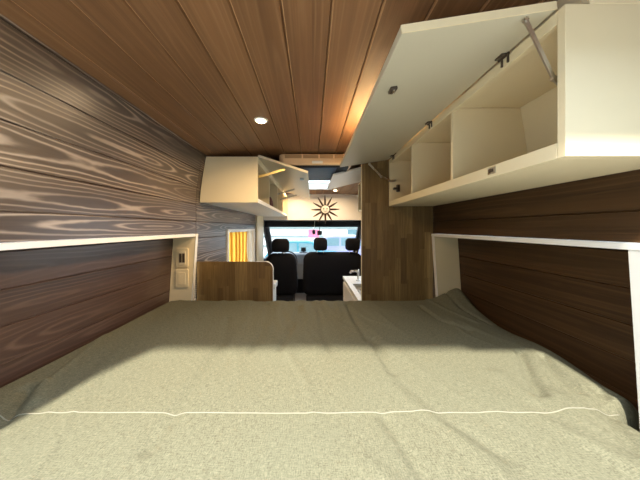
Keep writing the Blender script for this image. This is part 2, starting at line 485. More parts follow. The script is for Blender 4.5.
# two outlets on the face of the left post
def px(u, v, Y): return ((u-312)/240*Y, Y, (228-v)/240*Y)
yo = NY1
def outlet(u0, u1, v0, v1, label, iu0, iu1, iv0, iv1, dark):
    x0, _, z1 = px(u0, v0, yo); x1, _, z0 = px(u1, v1, yo)
    t = thing('power_outlet', label, 'outlet', ((x0+x1)/2, yo, z0), )
    bm = new_bm(); prism(bm, rrect(x0, x1, z0, z1, .008), 'y', yo-.009, yo-.0002); obj('cover_plate', bm, M['plastic'], t, bevel=.002)
    a0, _, c1 = px(iu0, iv0, yo); a1, _, c0 = px(iu1, iv1, yo)
    if dark:
        bm = new_bm(); prism(bm, rrect(a0, a1, c0, c1, .006), 'y', yo-.013, yo-.009); pl = obj('socket_panel', bm, M['ply'], t, bevel=.0015)
        w = (a1-a0)
        for q in (.28, .72):
            bm = new_bm(); box(bm, a0+w*q-.009, a0+w*q+.009, yo-.0138, yo-.0128, c0+.016, c1-.016); obj('socket', bm, M['brown_plastic'], pl)
    else:
        bm = new_bm(); prism(bm, rrect(a0, a1, c0, c1, .006), 'y', yo-.012, yo-.009); pl = obj('socket_panel', bm, M['plastic'], t, bevel=.0015)
        mx = (a0+a1)/2
        for zc in (c0+(c1-c0)*.3, c0+(c1-c0)*.72):
            bm = new_bm()
            for q in (-.008, .005): box(bm, mx+q, mx+q+.003, yo-.0126, yo-.0118, zc-.007, zc+.007)
            obj('socket', bm, M['ply'], pl)
outlet(176.8, 188.6, 248, 266.8, 'upper cream outlet with dark sockets on the post left of the mattress', 179.5, 186.3, 251, 264.5, True)
outlet(176.2, 188.8, 269, 287, 'lower cream outlet plate on the post left of the mattress, below the dark sockets', 178.8, 186.2, 272, 284.5, False)

# ------------------------------------------------------------------ bed
bb = thing('bed_base', 'plywood bed platform under the green grey mattress', 'bed base', (0, 1.0, -1.5))
bm = new_bm(); prism(bm, [(-.84, .42), (.88, .42), (.88, .70), (1.02, .70), (1.02, 1.715), (-.98, 1.715), (-.98, .60), (-.84, .60)], 'z', -.715, -.69)
obj('slat_deck', bm, M['ply'], bb)
for x in (-.85, .02, .86): bx('support_panel', M['ply'], bb, x-.015, x+.015, .45, 1.70, -1.5, -.7155)

MZ = -.517
def plane_px(u, v):
    Y = -MZ*240/(v-228); return ((u-312)/240*Y, Y)
creases = []   # (polyline in plan, depth, width)
for pts, d, w in (
    ([(228,318),(224,342),(204,372),(182,405),(150,450)], -.0048, .018),
    ([(300,306),(291,328),(280,350)], -.006, .014), ([(318,304),(322,330),(330,352)], -.005, .014),
    ([(347,304),(356,322),(368,340)], -.008, .014), ([(372,338),(380,352),(392,372)], -.006, .018),
    ([(384,418),(400,440),(425,478)], -.006, .016), ([(366,330),(405,385),(446,420),(500,452)], -.004, .022),
    ([(336,303),(341,318)], .005, .012), ([(268,304),(262,330),(250,352)], -.005, .016),
    ([(28,388),(12,410),(0,422)], -.014, .018), ([(45,384),(36,400)], .006, .02), ([(520,352),(528,372),(540,394)], -.010, .016),
    ([(543,356),(556,372),(580,392)], -.008, .014), ([(500,375),(530,400)], .004, .03), ([(600,392),(612,420),(636,452)], -.008, .02),
    ([(420,306),(440,320),(470,330)], -.007, .012), ([(440,297),(462,310),(490,322)], -.006, .010),
    ([(560,400),(590,440),(640,470)], .005, .04), ([(452,291),(478,304),(500,316)], .006, .010), ([(425,300),(450,312),(476,322)], .004,.010)):
    creases.append(([plane_px(*p) for p in pts], d, w))
def seg_d(p, a, b):
    ax, ay = a; bx_, by = b; dx, dy = bx_-ax, by-ay
    L = dx*dx+dy*dy; t = max(0, min(1, ((p[0]-ax)*dx+(p[1]-ay)*dy)/L))
    return math.hypot(p[0]-ax-t*dx, p[1]-ay-t*dy)
MX0 = -1.012
def edge_r(y):
    t = max(0, min(1, (1.10-y)/.45)); t = t*t*(3-2*t)
    k = max(0, min(1, (.735-y)/.055)); k = k*k*(3-2*k)
    return (1.058 - .055*t)*(1-k) + .888*k
def edge_l(y):
    k = max(0, min(1, (.64-y)/.06)); k = k*k*(3-2*k)
    return MX0*(1-k) - .845*k
def mat_z(x, y):
    z = MZ
    n1 = noise.noise((x*2.2, y*1.5, .3)); z += .008*n1
    n2 = noise.noise((x*9+y*2.5, y*2.2, 1.7)); z += .0030*n2
    far = max(0, min(1, (y-1.05)/.35))
    z += .013*far*noise.noise((x*24+y*5, y*4, 5.1))*(1-min(1, abs(x-.05)/.5)) 
    q_ = 1-abs(2*noise.noise((x*7+y*1.8+.6*noise.noise((x*3, y*3, 2.)), y*1.3, 7.7)))
    z += .0075*max(0, q_-.72)/.28*max(0, min(1, noise.noise((x*2.1, y*2.1, 3.3))+.55))
    for pl, d, w in creases:
        m_ = min(seg_d((x, y), a, b) for a, b in zip(pl, pl[1:]))
        if m_ < 3*w: z += 1.7*d*math.exp(-(m_/w)**2)
    # right rear corner is pushed up against the post
    z += .105*math.exp(-((x-1.07)/.16)**2 - ((y-1.74)/.17)**2)
    z -= .030*math.exp(-((x-1.07)/.10)**2 - ((y-1.28)/.16)**2)
    # left rear
    z += .006*math.exp(-((x+1.0)/.2)**2)
    return z
def mattress():
    bm = new_bm(); nx, ny = 230, 170; Y0, Y1 = .42, 1.722; R = .045
    g = []
    for j in range(ny+1):
        t = j/ny; row = []
        # arc-length style parameter so that the four rims roll over
        for i in range(nx+1):
            s = i/nx
            y = Y0+(Y1-Y0)*t; x0, x1 = edge_l(y), edge_r(y)
            x = x0+(x1-x0)*s
            dl, dr, dn, df = x-x0, x1-x, y-Y0, Y1-y
            Rr = R + .05*max(0, min(1, (1.15-y)/.35))
            z = mat_z(x, y)
            for d_, r_ in ((dl, .02), (dr, Rr), (dn, R), (df, .03)):
                if d_ < r_:
                    q = 1-d_/r_; z -= r_*(1-math.sqrt(max(0, 1-q*q)))*.95
            row.append(bm.verts.new((x, y, z)))
        g.append(row)
    for j in range(ny):
        for i in range(nx): bm.faces.new((g[j][i], g[j][i+1], g[j+1][i+1], g[j+1][i]))
    # sides and underside
    rim = [g[0][i] for i in range(nx+1)] + [g[j][nx] for j in range(1, ny+1)] + [g[ny][i] for i in range(nx-1, -1, -1)] + [g[j][0] for j in range(ny-1, 0, -1)]
    low = [bm.verts.new((v.co.x, v.co.y, -.688)) for v in rim]
    n = len(rim)
    for i in range(n): bm.faces.new((rim[i], low[i], low[(i+1) % n], rim[(i+1) % n]))
    bm.faces.new(low)
    return bm
mt = thing('mattress', 'wide green grey linen covered mattress filling the width of the van', 'mattress', (0, 1.06, -.69))
obj('cover', mattress(), M['linen'], mt, smooth='auto')
pts = []
for i in range(241):
    s = i/240; x = MX0+.004 + (edge_r(.69)-.006-MX0-.004)*s
    y = .668 + .004*math.sin(x*7) + .006*noise.noise((x*3, .2, 9.)) + .055*max(0, (x-.55)/.45)**2
    d_ = edge_r(y)-x; Rr = .095; z = mat_z(x, y)
    if d_ < Rr: q = 1-d_/Rr; z -= Rr*(1-math.sqrt(max(0, 1-q*q)))*.95
    dl = x-MX0
    if dl < .02: q = 1-dl/.02; z -= .02*(1-math.sqrt(max(0, 1-q*q)))*.95
    pts.append((x, y, z+.0008))
bm = new_bm(); tube(bm, pts, .0016, 6); obj('seam_piping', bm, M['thread'], mt, smooth=True)

# ------------------------------------------------------------------ wooden partitions at the head of the bed bay
lp = thing('low_partition', 'low walnut stave panel with a rounded white edged corner at the left far end of the mattress', 'partition', (-.57, YJ+.02, -1.5))
bm = new_bm(); prism(bm, rrect(-.856, -.292, -1.5, -.252, .055, 8, (0, 0, 1, 0)), 'y', YJ+.004, YJ+.024); obj('board', bm, M['stave'], lp)
o = rrect(-.856, -.292, -1.5, -.252, .055, 8, (0, 0, 1, 0)); arc = o[1:]   # white edge band follows the free edge
bm = new_bm(); rings = []
arc = [(-.2915, -.9)] + [p for p in o if p[0] > -.4 and p[1] > -.4]
arc += [(-.42, -.2515)]
for i, (x, z) in enumerate(arc):
    cx, cz = -.347, -.307
    nx_, nz_ = (1, 0) if z < -.306 else ((0, 1) if x < -.346 else ((x-cx)/.055, (z-cz)/.055))
    rings.append([(x+nx_*a, y, z+nz_*a) for a, y in ((.0004, YJ+.003), (.0034, YJ+.003), (.0034, YJ+.025), (.0004, YJ+.025))])
ring_loft(bm, rings); obj('edge_band', bm, M['edge'], lp)
tp = thing('tall_partition', 'tall walnut stave panel from mattress to ceiling right of the front seats', 'partition', (.63, YJ+.02, -1.5))
bx('board', M['stave'], tp, .372, .899, YJ+.004, YJ+.024, -1.5, .568, bevel=.001)
bx('edge_band', M['ply'], tp, .3685, .3716, YJ+.0035, YJ+.0245, -1.5, .568, bevel=.0005)

# ------------------------------------------------------------------ right overhead cabinet over the bed
def stay(parent, name, pts, mat, w=.014, t=.004):
    bm = new_bm()
    for a, b in zip(pts, pts[1:]): bar(bm, a, b, w, t)
    for p in pts:
        tube(bm, [(p[0], p[1]-t, p[2]), (p[0], p[1]+t, p[2])], w*.62, 12)
    return obj(name, bm, mat, parent)

XF, ZB, ZT = .565, .160, .500
def back_x(z): return wall_x(1, z) - .012
CY0, CY1 = .535, 1.764
t = thing('overhead_cabinet', 'long open cream overhead cabinet with lid flipped up, above the mattress right side', 'cabinet', (.72, 1.15, ZB))
w_ = M['white']
def xz_panel(name, y0, y1, zlo, ztop, mat=w_, x0=XF, par=t):
    bm = new_bm()
    n = 8; prof = [(x0, zlo)] + [(back_x(zlo+(ztop-zlo)*i/n)-.0125, zlo+(ztop-zlo)*i/n) for i in range(n+1)] + [(x0, ztop)]
    prism(bm, prof, 'y', y0, y1); return obj(name, bm, mat, par, bevel=.001)
xz_panel('end_panel', CY0, CY0+.018, ZB, ZT)
xz_panel('end_panel', CY1-.018, CY1, ZB, ZT)
for y in (.969, 1.362): xz_panel('divider', y, y+.015, ZB+.016, ZT-.016, x0=XF+.004)
bx('bottom_panel', w_, t, XF+.0185, back_x(.17)-.014, CY0+.0185, CY1-.0185, ZB, ZB+.015)
bx('front_lip', M['white'], t, XF, XF+.018, CY0+.0185, CY1-.0185, ZB, ZB+.036)
bx('top_panel', w_, t, XF+.0185, back_x(.5)-.012, CY0+.0185, CY1-.0185, ZT-.015, ZT)
bx('top_rail', w_, t, XF, XF+.018, CY0+.0185, CY1-.0185, ZT-.030, ZT)
bm = new_bm(); n = 10
fr = [(back_x(ZB+(ZT-ZB)*i/n), ZB+(ZT-ZB)*i/n) for i in range(n+1)]
prism(bm, fr + [(x-.012, z) for x, z in reversed(fr)], 'y', CY0, CY1); obj('back_panel', bm, w_, t)
bx('filler_strip', w_, t, .62, .636, CY0+.0155, CY1, ZT+.0005, .575)
bx('filler_strip', w_, t, .62, .846, CY0, CY0+.015, ZT+.0005, .562)
x, y, z = px(492, 172, .753)
bm = new_bm(); box(bm, XF-.003, XF-.0005, .738, .768, ZB+.010, ZB+.030); cp = obj('catch_plate', bm, M['steel'], t)
bm = new_bm(); box(bm, XF-.0045, XF-.003, .744, .762, ZB+.015, ZB+.025); obj('slot', bm, M['brown_plastic'], cp)
# lid, open
hx, hz, fx, fz = XF-.001, .5025, .207, .447
dx, dz = fx-hx, fz-hz; L = math.hypot(dx, dz); ux, uz = dx/L, dz/L; nx_, nz_ = -uz, ux
if nz_ < 0: nx_, nz_ = -nx_, -nz_
def lidp(s, n, hx=hx, hz=hz): return (hx+ux*s+nx_*n, hz+uz*s+nz_*n)
bm = new_bm(); prism(bm, [lidp(.002, .001), lidp(L, .001), lidp(L, .019), lidp(.002, .019)], 'y', .553, 1.772)
lid = obj('lid', bm, M['grey'], t, bevel=.0012)
bm = new_bm(); prism(bm, [lidp(.0005, .0006), lidp(L+.0004, .0006), lidp(L+.0004, .0192), lidp(.0005, .0192)], 'y', .5505, .553); obj('edge_band', bm, M['white'], lid)
bm = new_bm(); s0 = L-.058
prism(bm, [lidp(s0-.011, -.009), lidp(s0+.011, -.009), lidp(s0+.011, .0012), lidp(s0-.011, .0012)], 'y', .772, .802); la = obj('latch', bm, M['brown_plastic'], lid, bevel=.002)
bm = new_bm(); prism(bm, [lidp(s0-.003, -.013), lidp(s0+.003, -.013), lidp(s0+.003, -.0085), lidp(s0-.003, -.0085)], 'y', .776, .798); obj('bolt', bm, M['steel'], la)
for yy in (.70, 1.14, 1.66):
    bm = new_bm()
    for q in (-.013, .009): box(bm, XF-.005, XF+.004, yy+q, yy+q+.004, ZT-.024, ZT-.001)
    prism(bm, [lidp(.004, -.004), lidp(.022, -.004), lidp(.022, .0006), lidp(.004, .0006)], 'y', yy-.013, yy+.013)
    tube(bm, [(XF-.006, yy-.018, ZT-.002), (XF-.006, yy+.018, ZT-.002)], .004, 8)
    obj('hinge', bm, M['brown_plastic'], t)
stay(t, 'stay_arm', [(.615, .5605, .30), (.566, .562, .350), (.50, .562, .487)], M['steel'], .009)
stay(t, 'stay_arm', [(.60, 1.735, .345), (.57, 1.735, .337), (.50, 1.735, .373), (.415, 1.735, .462)], M['steel'])
bm = new_bm(); box(bm, .588, .628, 1.722, 1.745, .278, .292); box(bm, .612, .632, 1.722, 1.745, .262, .312); obj('arm_bracket', bm, M['brown_plastic'], t, bevel=.002)

# second right cabinet beyond the tall panel
t = thing('overhead_cabinet', 'second right overhead cabinet beyond the tall partition, only its pale drooping lid showing', 'cabinet', (.72, 2.45, .2))
KX, KT = .575, .545
bx('bottom_panel', w_, t, KX, .888, 1.83, 3.0, .20, .215)
bx('end_panel', w_, t, KX, .850, 1.83, 1.845, .2155, KT)
bx('end_panel', w_, t, KX, .850, 2.985, 3.0, .2155, KT)
bx('top_panel', w_, t, KX, .843, 1.8455, 2.9845, KT-.015, KT)
a = Vector((KX-.004, KT+.004)); b = Vector((.182, .452)); d = (b-a).normalized(); nn = Vector((-d.y, d.x)); nn = nn if nn.y > 0 else -nn
bm = new_bm(); prism(bm, [tuple(a), tuple(b), tuple(b+nn*.016), tuple(a+nn*.016)], 'y', 2.07, 2.86); obj('lid', bm, M['edge'], t, bevel=.0015)

# ------------------------------------------------------------------ left overhead cabinet
t = thing('overhead_cabinet', 'cream overhead cabinet on the left wall with a plain end facing the mattress', 'cabinet', (-.64, 2.9, .19))
LX, LB, LT, LY0, LY1 = -.415, .195, .545, 1.83, 4.12
def lpanel(name, y0, y1, zlo, ztop, x1=LX, mat=w_):
    bm = new_bm(); n = 8
    prof = [(wall_x(-1, zlo+(ztop-zlo)*i/n)+.004, zlo+(ztop-zlo)*i/n) for i in range(n+1)] + [(x1, ztop), (x1, zlo)]
    prism(bm, prof, 'y', y0, y1); return obj(name, bm, mat, t, bevel=.001)
lpanel('end_panel', LY0, LY0+.018, LB, LT, mat=M['plastic'])
lpanel('end_panel', LY1-.018, LY1, LB, LT)
for y in (2.35, 2.91, 3.43): lpanel('divider', y, y+.015, LB+.0165, LT-.0165, LX-.004)
bx('bottom_panel', M['edge'], t, -.852, LX, LY0+.0185, LY1-.0185, LB, LB+.016)
bx('front_lip', M['edge'], t, LX-.014, LX, LY0+.0185, LY1-.0185, LB+.0165, LB+.032)
bx('top_panel', w_, t, -.805, LX, LY0+.0185, LY1-.0185, LT-.016, LT)
bx('top_rail', w_, t, LX-.016, LX, LY0+.0185, LY1-.0185, LT-.045, LT-.0165)
a = Vector((LX+.002, LT-.002)); b = Vector((-.035, .418)); d = (b-a).normalized(); nn = Vector((-d.y, d.x)); nn = nn if nn.y > 0 else -nn
bm = new_bm(); prism(bm, [tuple(a), tuple(b), tuple(b+nn*.017), tuple(a+nn*.017)], 'y', 1.832, 3.50); ld = obj('lid', bm, M['grey'], t, bevel=.001)
e0 = [tuple(a), tuple(b), tuple(b+nn*.017), tuple(a+nn*.017)]
bm = new_bm(); prism(bm, e0, 'y', 1.829, 1.832); obj('edge_band', bm, M['ply'], ld)
q = a + (b-a)*.86
bm = new_bm(); box(bm, q.x-.016, q.x+.016, 2.10, 2.13, q.y-.014, q.y+.004); obj('latch', bm, M['steel'], ld)
def lq(s): p = a+(b-a)*s; return p
for yy, mm in ((1.92, M['brass']), (2.92, M['steel']), (3.40, M['steel'])):
    p = lq(.5)
    stay(t, 'stay_arm', [(LX-.03, yy, LT-.14), (LX+.03, yy, LT-.125), (p.x, yy, p.y-.012)], mm, .018)
po = thing('pouch', 'small dark pouch standing inside the open left overhead cabinet', 'pouch', (-.50, 2.75, LB+.0165))
bm = new_bm(); rings = []
for zz, sx, sy in ((0, .05, .07), (.04, .058, .078), (.10, .05, .07), (.14, .03, .05)):
    rings.append([(-.50+sx*math.cos(k*PI/8), 2.75+sy*math.sin(k*PI/8), LB+.0168+zz) for k in range(16)])
ring_loft(bm, rings); obj('bag', bm, M['pouch'], po, smooth='auto')
bm = new_bm(); tube(bm, [(-.50, 2.75-.03, LB+.156), (-.50, 2.75, LB+.175), (-.50, 2.75+.03, LB+.156)], .004, 8); obj('loop', bm, M['dark_plastic'], po)

# ------------------------------------------------------------------ air conditioner on the ceiling
t = thing('air_conditioner', 'beige ceiling air conditioner with a slotted front and dark underside', 'air conditioner', (.03, 2.2, .49))
AX0, AX1 = -.262, .315
bm = new_bm(); prism(bm, rrect(AX0, AX1, 1.872, 2.52, .045, 6), 'z', .495, .578); obj('casing', bm, M['beige'], t, bevel=.005)
bm = new_bm(); box(bm, AX0+.05, AX1-.04, 1.867, 1.8725, .544, .571); gr = obj('air_slot', bm, M['tan_plastic'], t)
for x in (-.075, .055, .17):
    bm = new_bm(); box(bm, x-.006, x+.006, 1.8655, 1.870, .542, .573); obj('fin', bm, M['beige'], gr)
bm = new_bm(); prism(bm, rrect(.0, .085, .503, .523, .005), 'y', 1.868, 1.8725); obj('display_plate', bm, M['edge'], t)
bm = new_bm(); prism(bm, rrect(AX0+.02, AX1-.02, 1.90, 2.46, .03, 5), 'z', .487, .4955); obj('underside_panel', bm, M['trim_black'], t, bevel=.002)
bm = new_bm(); box(bm, -.10, .20, 1.93, 2.42, .4835, .4875); obj('filter_panel', bm, M['blue_gloss'], t, bevel=.001)

# ------------------------------------------------------------------ recessed downlights
def downlight(x, y, label, power=3.2):
    z = ceil_z(x)
    t = thing('downlight', label, 'ceiling light', (x, y, z-.006), 'round recessed ceiling downlights')
    bm = new_bm(); n = 32; rings = []
    for r, h in ((.026, z-.0005), (.026, z-.004), (.030, z-.006), (.036, z-.0045), (.038, z-.0005)):
        rings.append([(x+r*math.cos(k*2*PI/n), y+r*math.sin(k*2*PI/n), h) for k in range(n)])
    ring_loft(bm, rings, caps=False); obj('bezel', bm, M['edge'], t, smooth=True)
    bm = new_bm(); lathe(bm, [(.0255, z-.001), (.0255, z-.005), (.021, z-.009), (.012, z-.0115)], x, y); obj('lens', bm, M['led'], t)
    la = bpy.data.lights.new('downlight_lamp', 'AREA'); la.shape = 'DISK'; la.size = .05; la.energy = power; la.color = (1., .70, .40)
    la.spread = math.radians(170)
    lo = bpy.data.objects.new('lamp', la); C.objects.link(lo); lo.parent = t; lo.location = (0, 0, -.008)
downlight(-.278, 1.307, 'round glowing downlight in the ceiling above the mattress, left side', 7.)
downlight(.34, 1.31, 'round downlight above the flipped up right cabinet lid, hidden but glowing on the boards', 30.)
downlight(.36, 3.72, 'small far downlight in front of the bulkhead above the cab', 7.)
downlight(-.278, 3.72, 'round downlight hidden above the open lid of the left cabinet', 10.)

# ------------------------------------------------------------------ sunburst on the bulkhead
sx, _, sz = px(325.2, 209.5, YF)
t = thing('sunburst_ornament', 'dark wooden sunburst with a pale smiling face on the bulkhead above the cab', 'wall ornament', (sx, YF, sz-.24))
for k in range(12):
    a = k*PI/6 + .02; c, s = math.cos(a), math.sin(a)
    bm = new_bm(); rings = []
    for r, w in ((.065, .012), (.10, .016), (.17, .0145), (.245, .004)):
        rings.append([(sx+c*r-s*w*q, YF-.004+yy, sz+s*r+c*w*q) for q, yy in ((-1, -.002), (0, -.012), (1, -.002), (1, .003), (-1, .003))])
    ring_loft(bm, rings); obj('ray', bm, M['ray'], t)
bm = new_bm(); lathe(bm, [(.085, YF-.0002), (.085, YF-.022), (.072, YF-.028)], sx, 0, 'y', 32, sz); obj('hub', bm, M['ray'], t, smooth='auto')
bm = new_bm(); lathe(bm, [(.070, YF-.0275), (.066, YF-.036), (.04, YF-.044), (.012, YF-.047)], sx, 0, 'y', 32, sz); fc = obj('face_disc', bm, M['rayface'], t, smooth='auto')
for q in (-.028, .028):
    bm = new_bm(); lathe(bm, [(.013, YF-.036), (.012, YF-.047), (.006, YF-.049)], sx+q, 0, 'y', 14, sz+.008); obj('eye', bm, M['ray'], fc, smooth='auto')
bm = new_bm(); tube(bm, [(sx+.034*math.cos(a), YF-.046, sz-.006+.030*math.sin(a)) for a in [PI*1.15+i*PI*.7/8 for i in range(9)]], .003, 6); obj('mouth', bm, M['ray'], fc)

# ------------------------------------------------------------------ kitchen counter behind the tall panel, tap, white box behind the low panel
t = thing('kitchen_counter', 'white kitchen counter behind the tall wooden partition on the right', 'kitchen counter', (.63, 2.33, -1.5))
bx('carcass', M['edge'], t, .385, .895, YJ+.03, 2.84, -1.5, -.6045)
for b_ in ((.366, .415, YJ+.028, 2.86), (.86, .898, YJ+.028, 2.86), (.4155, .8595, YJ+.028, 1.86), (.4155, .8595, 2.47, 2.86)):
    bx('worktop', M['edge'], t, *b_, -.604, -.572, bevel=.002)
bm = new_bm()
box(bm, .416, .424, 1.861, 2.469, -.6035, -.5725); box(bm, .851, .859, 1.861, 2.469, -.6035, -.5725)
box(bm, .4245, .8505, 1.861, 1.869, -.6035, -.5725); box(bm, .4245, .8505, 2.461, 2.469, -.6035, -.5725); box(bm, .416, .859, 1.861, 2.469, -.6042, -.6036)
obj('sink', bm, M['steel'], t)
for y0, y1 in ((YJ+.04, 2.30), (2.31, 2.835)):
    bx('drawer', M['edge'], t, .368, .3845, y0, y1, -.80, -.632)
    bx('door', M['edge'], t, .368, .3845, y0, y1, -1.42, -.81)
t = thing('tap', 'chrome tap standing on the white kitchen counter', 'tap', (.47, 2.60, -.572))
bm = new_bm(); lathe(bm, [(.024, -.5715), (.024, -.563), (.012, -.555), (.012, -.47)], .50, 2.60); obj('stem', bm, M['steel'], t, smooth='auto')
bm = new_bm(); tube(bm, [(.505, 2.60, -.475), (.47, 2.60, -.465), (.425, 2.60, -.468), (.412, 2.60, -.49)], .012, 12); obj('spout', bm, M['steel'], t, smooth='auto')
bm = new_bm(); tube(bm, [(.502, 2.60, -.468), (.51, 2.63, -.455)], .006, 8); obj('lever', bm, M['steel'], t, smooth='auto')
t = thing('storage_box', 'white box mostly hidden behind the low wooden partition', 'box', (-.52, 1.92, -1.5))
bx('body', M['edge'], t, -.80, -.292, 1.83, 1.96, -1.5, -.47, bevel=.006)
bx('lid', M['edge'], t, -.802, -.281, 1.826, 1.964, -.4695, -.425, bevel=.006)

# ------------------------------------------------------------------ cab: front seats
def cushion(x0, x1, y0, y1, z0, z1, r, shoulder=0., lean=0., n=14, m=26):
    """soft upright seat back: rounded-rectangle outline lofted through its depth"""
    bm = new_bm(); rings = []
    for k in range(n+1):
        a = k/n; s = math.sin(PI*a); ins = r*.75*(1-min(1, (s*1.6)))**2
        y = y0+(y1-y0)*a
        pts = rrect(x0+ins, x1-ins, z0+ins*.4, z1-ins, r, 6)
        ring = []
        for (x, z) in pts:
            h = (z-z0)/(z1-z0); cx = (x0+x1)/2
            x = cx+(x-cx)*(1-shoulder*max(0, (h-.55)/.45)**2)
            ring.append((x, y-lean*h, z))
        rings.append(ring)
    ring_loft(bm, rings); return bm
def headrest(par, cx, y, z0, w, h):
    bm = cushion(cx-w/2, cx+w/2, y-.05, y+.06, z0, z0+h, .055, .10); hr = obj('headrest', bm, M['black'], par, smooth='auto')
    for q in (-.055, .055):
        bm = new_bm(); tube(bm, [(cx+q, y, z0-.07), (cx+q, y, z0+.02)], .006, 8); obj('post', bm, M['steel'], hr)
SY = 4.0
ds = thing('driver_seat', 'black single front seat with one headrest on the left', 'car seat', (-.525, SY+.2, -1.5))
obj('backrest', cushion(-.525-.265, -.525+.285, SY, SY+.16, -1.10, -.425, .11, .22, .05), M['black'], ds, smooth='auto')
obj('seat_cushion', cushion(-.525-.26, -.525+.26, SY+.08, SY+.62, -1.16, -.98, .07), M['black'], ds, smooth='auto')
bx('pedestal', M['trim_black'], ds, -.525-.2, -.525+.2, SY+.1, SY+.55, -1.5, -1.155, bevel=.01)
headrest(ds, -.522, SY-.01, -.40, .285, .222)
bs = thing('passenger_bench', 'black double front bench seat with two headrests right of the driver seat', 'car seat', (.36, SY+.2, -1.5))
obj('backrest', cushion(-.155, .855, SY, SY+.16, -1.10, -.405, .12, .06, .04), M['black'], bs, smooth='auto')
obj('seat_cushion', cushion(-.14, .85, SY+.08, SY+.62, -1.16, -.98, .07), M['black'], bs, smooth='auto')
bx('pedestal', M['trim_black'], bs, -.1, .8, SY+.1, SY+.55, -1.5, -1.155, bevel=.01)
headrest(bs, .14, SY-.01, -.375, .225, .215)
headrest(bs, .675, SY-.01, -.375, .235, .205)

# cab shell
CXL, CXR = -.95, .99
bm = new_bm(); box(bm, CXL, CXR, YF+.022, 4.95, .14, .17); box(bm, CXL, CXR, 4.86, 4.95, .02, .139)
struct('trim_4', bm, M['trim_black'], bevel=.004)          # cab headliner and windscreen header
for side, x, nm in ((-1, CXL, 'wall_cab_left'), (1, CXR, 'wall_cab_right')):
    x0, x1 = sorted((x, x+side*.04)); bm = new_bm()
    box(bm, x0, x1, 4.15, 5.62, -1.5, -.62)                                    # door below the window
    box(bm, x0, x1, 4.15, 4.42, -.62, .17)                                     # frame behind the window
    box(bm, x0, x1, 4.42, 4.95, .04, .17)
    prism(bm, [(4.80, .04), (4.95, .04), (5.62, -.62), (5.40, -.62)], 'x', x0, x1)   # A pillar
    struct(nm, bm, M['trim_black'])
    bm = new_bm(); prism(bm, [(4.42, -.62), (5.40, -.62), (4.80, .04), (4.42, .04)], 'x', (x0+x1)/2-.003, (x0+x1)/2+.003)
    struct('window_4' if side < 0 else 'window_5', bm, M['glass'])
bm = new_bm()
prism(bm, [(4.86, .02), (4.95, .02), (5.62, -.66), (5.53, -.66)], 'x', CXL, CXL+.075)
prism(bm, [(4.86, .02), (4.95, .02), (5.62, -.66), (5.53, -.66)], 'x', CXR-.055, CXR)
struct('trim_5', bm, M['trim_black'])
bm = new_bm(); prism(bm, [(4.905, .02), (4.913, .02), (5.583, -.66), (5.575, -.66)], 'x', CXL+.075, CXR-.055)
struct('window_2', bm, M['glass'])
bm = new_bm(); box(bm, CXL, CXR, 5.55, 5.65, -1.5, -.66); struct('wall_firewall', bm, M['trim_black'])
db = thing('dashboard', 'grey dashboard under the windscreen', 'dashboard', (0, 5.25, -1.2))
bm = new_bm(); prism(bm, [(5.02, -.56), (5.06, -.53), (5.30, -.53), (5.50, -.62), (5.50, -1.1), (5.15, -1.1), (5.02, -.75)], 'x', CXL+.08, CXR-.06)
obj('panel', bm, M['dash'], db, bevel=.02)
bm = new_bm(); box(bm, -.12, .14, 5.02, 5.40, -1.5, -1.11); obj('console', bm, M['dash'], db, bevel=.01)
t = thing('dash_screen', 'small dark screen on a stand on top of the dashboard between the seats', 'screen', (-.184, 5.17, -.53))
bm = new_bm(); prism(bm, rrect(-.235, -.13, -.505, -.415, .008), 'y', 5.14, 5.155); obj('screen', bm, M['dark_plastic'], t, bevel=.003)
bm = new_bm(); box(bm, -.27, -.095, 5.12, 5.20, -.529, -.514); box(bm, -.20, -.166, 5.156, 5.17, -.514, -.44); obj('stand', bm, M['dark_plastic'], t, bevel=.002)
sw = thing('steering_wheel', 'dark steering wheel showing beside the driver headrest', 'steering wheel', (-.50, 4.84, -.83))
bm = new_bm(); cz, cy, R = -.66, 4.84, .20; tl = math.radians(28)
tube(bm, [(-.50+R*math.cos(a), cy+R*math.sin(a)*math.sin(tl), cz+R*math.sin(a)*math.cos(tl)) for a in [i*2*PI/40 for i in range(41)]], .015, 10); obj('rim', bm, M['dark_plastic'], sw, smooth='auto')
bm = new_bm(); tube(bm, [(-.50-.19, cy, cz), (-.50+.19, cy, cz)], .014, 8); tube(bm, [(-.50, cy, cz), (-.50, cy-.08, cz-.175)], .014, 8); obj('spoke', bm, M['dark_plastic'], sw)
bm = new_bm(); tube(bm, [(-.50, cy-.02, cz), (-.50, 5.005, cz-.045)], [.07, .04], 16); obj('hub', bm, M['dark_plastic'], sw)
# mirror and a hanging ornament
t = thing('rear_view_mirror', 'small dark interior mirror on a stem at the top of the windscreen', 'mirror', (.15, 4.86, -.15))
bm = new_bm(); prism(bm, rrect(.105, .205, -.145, -.055, .02), 'y', 4.83, 4.855); obj('housing', bm, M['dark_plastic'], t, bevel=.006)
bm = new_bm(); tube(bm, [(.155, 4.856, -.09), (.155, 4.885, -.02), (.155, 4.89, .018)], .008, 8); obj('stem', bm, M['dark_plastic'], t)
t = thing('hanging_ornament', 'dark tassel hanging on a pale cord below the windscreen header, left of the mirror', 'ornament', (.035, 4.845, -.13))
bm = new_bm(); lathe(bm, [(.012, -.035), (.036, -.055), (.036, -.075), (.028, -.12), (.012, -.13)], .035, 4.845, 'z', 16); obj('tassel', bm, M['dark_plastic'], t, smooth='auto')
bm = new_bm(); tube(bm, [(.035, 4.845, -.04), (.05, 4.85, .06), (.055, 4.852, .139)], .004, 6); obj('cord', bm, M['edge'], t)

